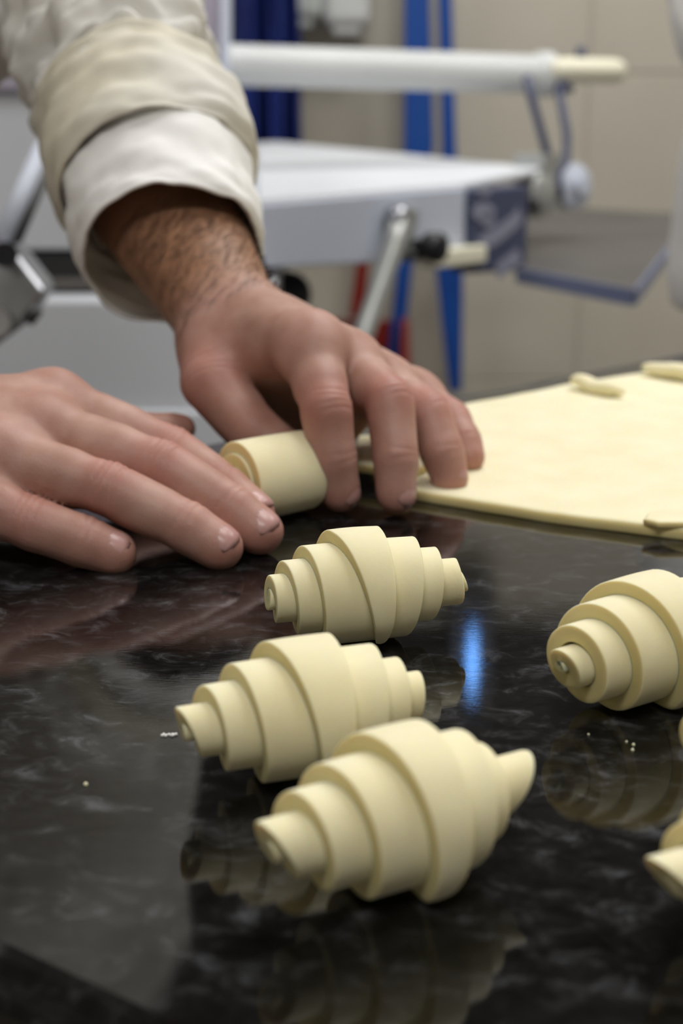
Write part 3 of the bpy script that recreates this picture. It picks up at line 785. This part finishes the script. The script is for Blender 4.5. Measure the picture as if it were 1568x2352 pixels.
# ---- the second person at the right edge
p2 = np.array([.562, 1.62])
S2L, S2R = np.array([.74, 1.50, 1.42]), np.array([.42, 1.72, 1.42])
E2L, E2R = np.array([.80, 1.34, 1.15]), np.array([.393, 1.56, 1.13])
second, jk2, hm2, _ = figure('person', p2, (-.5, -.85), S2L, S2R, (.562, 1.62, .96), 'person in white jacket standing at the right edge of the picture', E2L, E2R, (.56, 1.56, 1.66), 1.06)
jk2.data.materials[0] = M['cotton_white']
fa = Field(np.array([.25, 1.0, .90]), np.array([.98, 1.85, 1.52]), .0055)
for s, (sh, el) in ((1, (S2L, E2L)), (-1, (S2R, E2R))):
    fa.cone(sh, el, .048, .04, .03); wr = el + np.array([-.02 if s > 0 else .10, -.21, -.07]); fa.cone(el, wr, .038, .027, .03)
    fw_ = unit(wr - el); lt = unit(np.cross(fw_, (0, 0, 1))); pc = wr + fw_ * .08
    fa.cone(wr, pc, .024, .026, .02)
    for k in range(4):
        b0 = pc + lt * (k - 1.5) * .018; L = (.062, .075, .070, .052)[k]
        fa.cone(b0, b0 + fw_ * L * .55, .0105, .0095, .008); fa.cone(b0 + fw_ * L * .55, b0 + fw_ * L * .95 + (0, 0, -.018), .0095, .008, .006)
    tb = wr + fw_ * .03 + lt * .022 * -s; fa.cone(wr, tb, .018, .014, .012); fa.cone(tb, tb + fw_ * .045 - lt * s * .02, .013, .009, .008)
fa.cone(S2L, S2R, .055, .055, .05); m2 = (S2L + S2R) / 2; fa.cone(m2, m2 * .6 + np.array([.562, 1.62, .96]) * .4, .060, .075, .05)
V, Q = fa.mesh(); V = laplace(V, Q, 1, .4)
obj('body', np.concatenate([V, hm2[0]]), np.concatenate([Q, hm2[1] + len(V)]), M['skin'], second)
for s, (sh, el) in ((1, (S2L, E2L)), (-1, (S2R, E2R))):
    wr = el + np.array([-.02 if s > 0 else .10, -.21, -.07])
    sleeve('sleeve', jk2, [(el * .25 + wr * .75, .045, .045, (1, 0, 0)), ((el + wr) / 2, .05, .05, (1, 0, 0)), (el, .066, .066, (1, 0, 0)), ((el + sh) / 2, .07, .07, (1, 0, 0)), (sh, .074, .074, (1, 0, 0))], M['cotton_white'], fold=.006, seed=11 + s, sub=9)

# ------------------------------------------------------------------ dough sheeter behind the table
ZB = .95
A, B, Cc = on(595, 456, ZB), on(1244, 384, ZB), on(590, 320, ZB)
Mid = on(1066, 418, ZB)
dAB, dBC = unit(Mid - A), unit(Cc - B)
sheeter = empty('dough_sheeter', (A[0], B[1], 0), 'dough sheeter with white belt, roller bar and folding strut behind the table', 'machine')
A2 = A - dAB * .05
D0, C9 = A2 + dBC * .85, B + dBC * .85
bevel(obj('conveyor_belt', *prism([A2, Mid, B, C9, D0], -.012, 0), M['belt'], sheeter, smooth=False), .004, 2)
dn = np.array([0, 0, -1.]); outn = unit(np.cross(dAB, (0, 0, 1)))
def below(p, px, py):           # straight under p, down to the height seen at this pixel row
    d = p[1] * math.cos(PITCH) - (p[2] - CAM_H) * math.sin(PITCH); return np.array([p[0], p[1], at(px, py, d)[2]])
q0, q1 = A2 + dn * .006, Mid + dn * .006
V, F = slab(q0 + outn * .004, q1 + outn * .004, below(q1, 1060, 600) + outn * .004, below(A, 605, 616) - dAB * .05 + outn * .004, -outn * .02)
bevel(obj('side_panel', V, F, M['bluegrey'], sheeter, smooth=False), .003, 2)
_r = ray(1200, 400); _t = np.dot(Mid - np.array([0, 0, CAM_H]), outn) / np.dot(_r, outn); E1 = np.array([0, 0, CAM_H]) + _r * _t; E1[2] = ZB
n0, n1 = Mid + dn * .010, E1 + dn * .010
V, F = slab(n0 + outn * .012, n1 + outn * .012, below(n1, 1197, 628) + outn * .012, below(n0, 1062, 634) + outn * .012, -outn * .035)
plate = bevel(obj('end_plate', V, F, M['navy'], sheeter, smooth=False), .003, 2)
def onplate(px, py, lift=.0135):
    r = ray(px, py); o = np.array([0, 0, CAM_H]); t = np.dot(n0 + outn * lift - o, outn) / np.dot(r, outn); return o + r * t
def stroke(pts, w):
    P = [onplate(*p) for p in pts]; V = []
    upv = unit(np.cross(outn, unit(P[-1] - P[0])))
    for p in P: V += [p - upv * w / 2, p + upv * w / 2]
    F = [(2 * i, 2 * i + 2, 2 * i + 3, 2 * i + 1) for i in range(len(P) - 1)]
    n = len(V); V += [v + outn * .0008 for v in V]; F += [tuple(k + n for k in f)[::-1] for f in F]
    return V, F
def blob(px, py, rx, ry):
    P = [onplate(px + rx * math.cos(a), py + ry * math.sin(a)) for a in np.linspace(0, 2 * PI, 20, endpoint=False)]
    n = len(P); return P + [p + outn * .0008 for p in P], [tuple(range(n)), tuple(range(n, 2 * n))[::-1]] + [(i, (i + 1) % n, n + (i + 1) % n, n + i) for i in range(n)]
obj('emblem', *join(blob(1110, 487, 26, 22), blob(1112, 438, 14, 12), blob(1120, 505, 16, 18), stroke([(1102, 562), (1140, 540), (1176, 512), (1194, 492)], .022), stroke([(1140, 626), (1165, 605), (1192, 585)], .022)), M['emblem'], plate, smooth=False)
# foot bracket, hinge, strut and knob
foot = np.array(below(q1 - dAB * .03, 1030, 592))
V, F = box(foot + outn * .01, (.10, .03, .022), math.atan2(dAB[1], dAB[0])); bevel(obj('foot_bracket', V, F, M['cream'], sheeter, smooth=False), .003)
def onface(px, py, lift=.0): 
    r = ray(px, py); o = np.array([0, 0, CAM_H]); t = np.dot(q0 + outn * lift - o, outn) / np.dot(r, outn); return o + r * t
hp = onface(912, 500, .02)
bevel(obj('hinge_bracket', *slab(onface(862, 600, .008), onface(925, 600, .008), onface(950, 478, .008), onface(895, 478, .008), outn * .012), M['alu'], sheeter, smooth=False), .003)
obj('hinge_pin', *tube([hp - outn * .01, hp + outn * .012, hp + outn * .016], [.014, .014, .009], 18), M['steel'], sheeter)
sb = at(800, 860, 1.80)
str0 = onface(908, 560, .026)
strut = obj('strut', *tube([hp + outn * .004, str0, sb, sb + (sb - str0) * 1.4], .0135, 18), M['alu'], sheeter)
kb = onface(978, 566, .03)
obj('knob', *tube([kb - outn * .03, kb - outn * .005, kb + outn * .004, kb + outn * .022, kb + outn * .028], [.006, .010, .018, .019, .012], 20), M['black'], sheeter)
obj('knob_lever', *tube([onface(930, 588, .02), onface(980, 584, .024)], [.006, .007], 12), M['black'], sheeter)
# roller bar, collar, grip
tl_, tr_ = at(500, 148, 2.14), at(1232, 171, 2.32); td = unit(tr_ - tl_); tl_ = tl_ - td * .02
obj('roller_bar', *tube([tl_, tr_], .0285, 28), M['whiteenamel'], sheeter, smooth=40)
obj('roller_collar', *tube([tr_ - td * .004, tr_ + td * .002, tr_ + td * .022, tr_ + td * .028], [.029, .034, .034, .028], 28), M['whiteenamel'], sheeter, smooth=40)
ga, gb = at(1262, 160, 2.30), at(1434, 163, 2.33); gd = unit(gb - ga)
obj('grip', *tube([ga, ga + gd * .012, ga + gd * .03, gb - gd * .02, gb - gd * .008, gb - gd * .002, gb], [.012, .017, .0185, .018, .016, .011, .003], 24), M['cream'], sheeter)
fk = [at(1209, 175, 2.22), at(1222, 230, 2.22), at(1250, 330, 2.24), at(1264, 378, 2.26), at(1283, 392, 2.27), at(1300, 372, 2.28), at(1302, 310, 2.28), at(1285, 215, 2.30), at(1284, 175, 2.31)]
obj('fork_bracket', *join(tube(fk, .0065, 14), tube([at(1266, 380, 2.26), at(1282, 455, 2.27)], [.013, .010], 14), tube([at(1283, 200, 2.30), at(1312, 205, 2.32)], [.012, .006], 12), tube([at(1333, 110, 2.34), at(1334, 140, 2.34)], .008, 12)), M['navy'], sheeter)
hb = at(1310, 428, 2.30); hd = unit((.55, -.75, .1))
obj('end_hub', *tube([hb - hd * .02, hb - hd * .012, hb + hd * .010, hb + hd * .014, hb + hd * .018, hb + hd * .026], [.026, .034, .034, .028, .014, .012], 28), M['bluegrey'], sheeter, smooth=40)
bl = at(1236, 440, 2.24)
obj('end_bearing', *join(tube([bl - hd * .015, bl + hd * .012, bl + hd * .016], [.026, .026, .020], 20), box(at(1232, 425, 2.26), (.05, .05, .09), .9)), M['alu'], sheeter, smooth=40)
obj('bearing_bore', *tube([at(1222, 468, 2.21), at(1222, 468, 2.20)], .010, 14), M['black'], sheeter)
# flour tray under the belt
t0, t1, t2, t3 = on(1190, 614, .835), on(1455, 664, .835), on(1590, 492, .835), on(1200, 470, .835)
tray = obj('flour_tray', *slab(t0, t1, t2, t3, (0, 0, -.006)), M['trayk'], sheeter, smooth=False)
for a, b, nm in ((t0, t1, 'rim_front'), (t1, t2, 'rim_side')):
    d = unit(b - a); nn = np.array([d[1], -d[0], 0]) * .004
    obj('tray_rim', *slab(a, b, b + nn, a + nn, (0, 0, -.020)), M['rim'], tray, smooth=False)
# body of the machine on the left
obj('tower_post', *slab(at(428, 420, 2.10), at(520, 420, 2.10), at(520, -160, 2.10), at(428, -160, 2.10), (0, .10, 0)), M['lavender'], sheeter, smooth=False)
obj('tower_edge', *slab(at(506, 420, 2.09), at(524, 420, 2.09), at(524, -160, 2.09), at(506, -160, 2.09), (0, .06, 0)), M['bluegrey'], sheeter, smooth=False)
obj('warning_stripe', *slab(at(426, 90, 2.08), at(446, 90, 2.08), at(440, -60, 2.08), at(420, -60, 2.08), (0, .02, 0)), M['red'], sheeter, smooth=False)
obj('belt_end_strip', *slab(at(578, 470, 1.69), at(592, 470, 1.69), at(592, 330, 1.75), at(578, 330, 1.75), (0, .02, 0)), M['bluegrey'], sheeter, smooth=False)
obj('motor_knob', *tube([at(645, 690, 2.0), at(662, 676, 1.93), at(672, 672, 1.90)], [.022, .030, .022], 20), M['black'], sheeter)
zb = 1.55
bodyc = sheeter
def face_quad(x0, y0, x1, y1, d, th, name, m, par):
    return bevel(obj(name, *slab(at(x0, y1, d), at(x1, y1, d), at(x1, y0, d), at(x0, y0, d), (0, th, 0)), M[m], par, smooth=False), .004)
face_quad(-300, 690, 620, 945, 1.60, .5, 'lower_panel', 'panel', bodyc)
face_quad(-300, 945, 620, 1500, 1.59, .5, 'plinth', 'panel', bodyc)
face_quad(-300, 575, 330, 690, 1.66, .4, 'recess_band', 'darkgrey', bodyc)
face_quad(-300, 640, 330, 668, 1.645, .02, 'band_step', 'trayk', bodyc)
face_quad(-300, 210, 330, 575, 1.64, .4, 'upper_panel', 'panel', bodyc)
face_quad(-300, -260, 330, 210, 1.63, .4, 'hood', 'lavender', bodyc)
# chrome lever with clamp in front of the cabinet
lever = empty('lever', tuple(at(40, 640, 1.3)), 'shiny metal lever arm with square clamp at the left edge', 'lever')
obj('lever_arm', *tube([at(-20, 600, 1.32), at(100, 335, 1.36)], [.0085, .0080], 18), M['bluegrey'], lever)
obj('lever_shadow_rod', *tube([at(10, 610, 1.35), at(112, 375, 1.38)], .006, 14), M['darkgrey'], lever)  # dark rod added in place of the shadow line along the arm
cc = [at(-60, 600, 1.30), at(22, 560, 1.30), at(108, 672, 1.30), at(60, 745, 1.30), at(-40, 820, 1.30)]
n = len(cc); bv = np.array([0, .05, 0]); V = cc + [p + bv for p in cc]
bevel(obj('clamp', V, [tuple(range(n))[::-1], tuple(range(n, 2 * n))] + [(i, (i + 1) % n, n + (i + 1) % n, n + i) for i in range(n)], M['steel'], lever, smooth=False), .006, 3)
obj('clamp_bolt', *tube([at(5, 575, 1.29), at(12, 585, 1.27)], [.012, .011], 16), M['chrome'], lever, smooth=40)
obj('clamp_bolt', *tube([at(-10, 740, 1.295), at(-8, 740, 1.28)], [.014, .012], 16), M['chrome'], lever, smooth=40)
obj('clamp_foot', *tube([at(60, 738, 1.305), at(85, 705, 1.305)], .007, 12), M['darkgrey'], lever)

# ------------------------------------------------------------------ things hanging on the tiled wall
WY = 3.18
def hang(name, label, cat, pts, m, th=.02, part='blade', y=None):
    """flat tapered bar hanging on the wall; pts: (px, py, half width px) from top to bottom"""
    y = y or WY
    def wp(px, py): r = ray(px, py); return r * (y / r[1]) + np.array([0, 0, CAM_H])
    root = empty(name, tuple(wp(pts[-1][0], pts[-1][1])), label, cat); V, F = [], []
    for px, py, hw in pts:
        a, b = wp(px - hw, py), wp(px + hw, py); V += [a, b, b + (0, th, 0), a + (0, th, 0)]
    for i in range(len(pts) - 1):
        for k in range(4): F.append((i * 4 + k, i * 4 + (k + 1) % 4, i * 4 + 4 + (k + 1) % 4, i * 4 + 4 + k)[::-1])
    F.append((0, 1, 2, 3)); e = len(V) - 4; F.append((e + 3, e + 2, e + 1, e))
    bevel(obj(part, V, F, M[m], root, smooth=False), .004, 2)
    hk = wp(pts[0][0], pts[0][1] - 10); obj('hook', *tube([hk + (0, .12, 0), hk + (0, .0, 0), hk + (0, -.01, .02)], .006, 10), M['steel'], root)
    return root
b1 = hang('floor_scraper', 'broad blue plastic bar hanging on the wall, crossing behind the roller bar', 'cleaning tool', [(955, -260, 26), (958, 0, 29), (962, 330, 34), (940, 560, 20), (928, 620, 17), (905, 860, 17), (897, 960, 16)], 'blue')
b2 = hang('floor_squeegee', 'slim blue handle widening into a pointed wedge, right of the broad blue bar', 'cleaning tool', [(1018, -260, 15), (1022, 0, 16), (1031, 330, 16), (1032, 560, 26), (1032, 610, 31), (1038, 740, 24), (1046, 900, 14)], 'blue', y=WY + .02)
dp = hang('dustpan', 'red dustpan with upright red handle low on the tiled wall', 'dustpan', [(838, 420, 13), (834, 600, 15), (818, 730, 17)], 'red', part='handle', y=WY - .03)
def wp(px, py, y): r = ray(px, py); return r * (y / r[1]) + np.array([0, 0, CAM_H])
bevel(obj('pan_back', *slab(wp(735, 735, 3.2), wp(935, 735, 3.2), wp(948, 920, 3.2), wp(725, 920, 3.2), (0, .012, 0)), M['red'], dp, smooth=False), .004)
for x0, x1 in ((735, 748), (922, 940)): bevel(obj('pan_side', *slab(wp(x0, 740, 3.13), wp(x1, 740, 3.13), wp(x1 + 6, 920, 3.08), wp(x0 - 4, 920, 3.08), (0, .07, 0)), M['red'], dp, smooth=False), .003)
bevel(obj('pan_lip', *slab(wp(735, 905, 3.07), wp(940, 905, 3.07), wp(945, 925, 3.07), wp(728, 925, 3.07), (0, .13, 0)), M['red'], dp, smooth=False), .003)
# dark blue cloth
V, F = [], []; nx, ny = 40, 26
for j in range(ny):
    for i in range(nx):
        u, v = i / (nx - 1), j / (ny - 1); w = 66 + 18 * v + 8 * math.sin(v * 5)
        px = 598 + (u * 2 - 1) * w + 22 * v; py = -180 + v * 560
        V.append(wp(px, py, 3.10 + .035 * math.sin(u * 15 + v * 2) + .02 * math.sin(u * 31 + 1.5 * v)))
for j in range(ny - 1):
    for i in range(nx - 1): F.append((j * nx + i, (j + 1) * nx + i, (j + 1) * nx + i + 1, j * nx + i + 1))
cl = obj('hanging_cloth', V, F, M['darkblue'], None, True, loc=wp(610, 380, 3.1)); cl.modifiers.new('thick', 'SOLIDIFY').thickness = .006
tag(cl, 'dark blue cloth hanging in folds on the wall left of the dispensers', 'cloth')
def dispenser(name, x0, x1, y1, m, label):
    c0, c1 = wp(x0, y1, 3.16), wp(x1, y1, 3.16); w = c1[0] - c0[0]; cx = (c0[0] + c1[0]) / 2; h = .26
    root = empty(name, (cx, 3.29, c0[2]), label, 'dispenser')
    bevel(obj('housing', *box((cx, 3.22, c0[2] + h / 2 + .012), (w, .13, h)), M[m], root, smooth=False), .022, 4)
    bevel(obj('back_plate', *box((cx, 3.288, c0[2] + h / 2), (w * .86, .012, h * .9)), M['darkgrey'], root, smooth=False), .003)
    bevel(obj('front_window', *box((cx, 3.153, c0[2] + h * .62), (w * .30, .008, h * .3)), M['darkgrey'], root, smooth=False), .003)
    bevel(obj('lower_lip', *box((cx, 3.20, c0[2] + .008), (w * .6, .07, .02)), M[m], root, smooth=False), .006)
dispenser('soap_dispenser', 618, 742, 62, 'dispenser2', 'greenish grey wall dispenser beside the blue cloth')
dispenser('towel_dispenser', 740, 850, 78, 'dispenser', 'white rounded wall dispenser to the right of the grey one')
# insect lamp on the upper wall, seen mirrored in the worktop
il = empty('insect_lamp', (.295, 3.26, 1.90), 'blue insect lamp high on the wall, mirrored in the worktop', 'lamp')
bevel(obj('housing', *box((.295, 3.25, 1.98), (.10, .05, .30)), M['darkgrey'], il, smooth=False), .006)
obj('lamp_tube', *tube([(.295, 3.20, 1.94), (.295, 3.20, 1.95), (.295, 3.20, 2.05), (.295, 3.20, 2.06)], [.008, .012, .012, .008], 16), M['lamp'], il)
for z in (1.93, 2.07): obj('lamp_holder', *box((.295, 3.215, z), (.05, .04, .02)), M['black'], il, smooth=False)
# ceiling fittings round the lamps
for (x, y), (sx, sy), _p, lab in LAMPS:
    r = empty('ceiling_lamp', (x, y, 2.9), lab, 'lamp')
    bevel(obj('fitting', *box((x, y, 2.885), (sx + .06, sy + .06, .03)), M['whiteenamel'], r, smooth=False), .004)
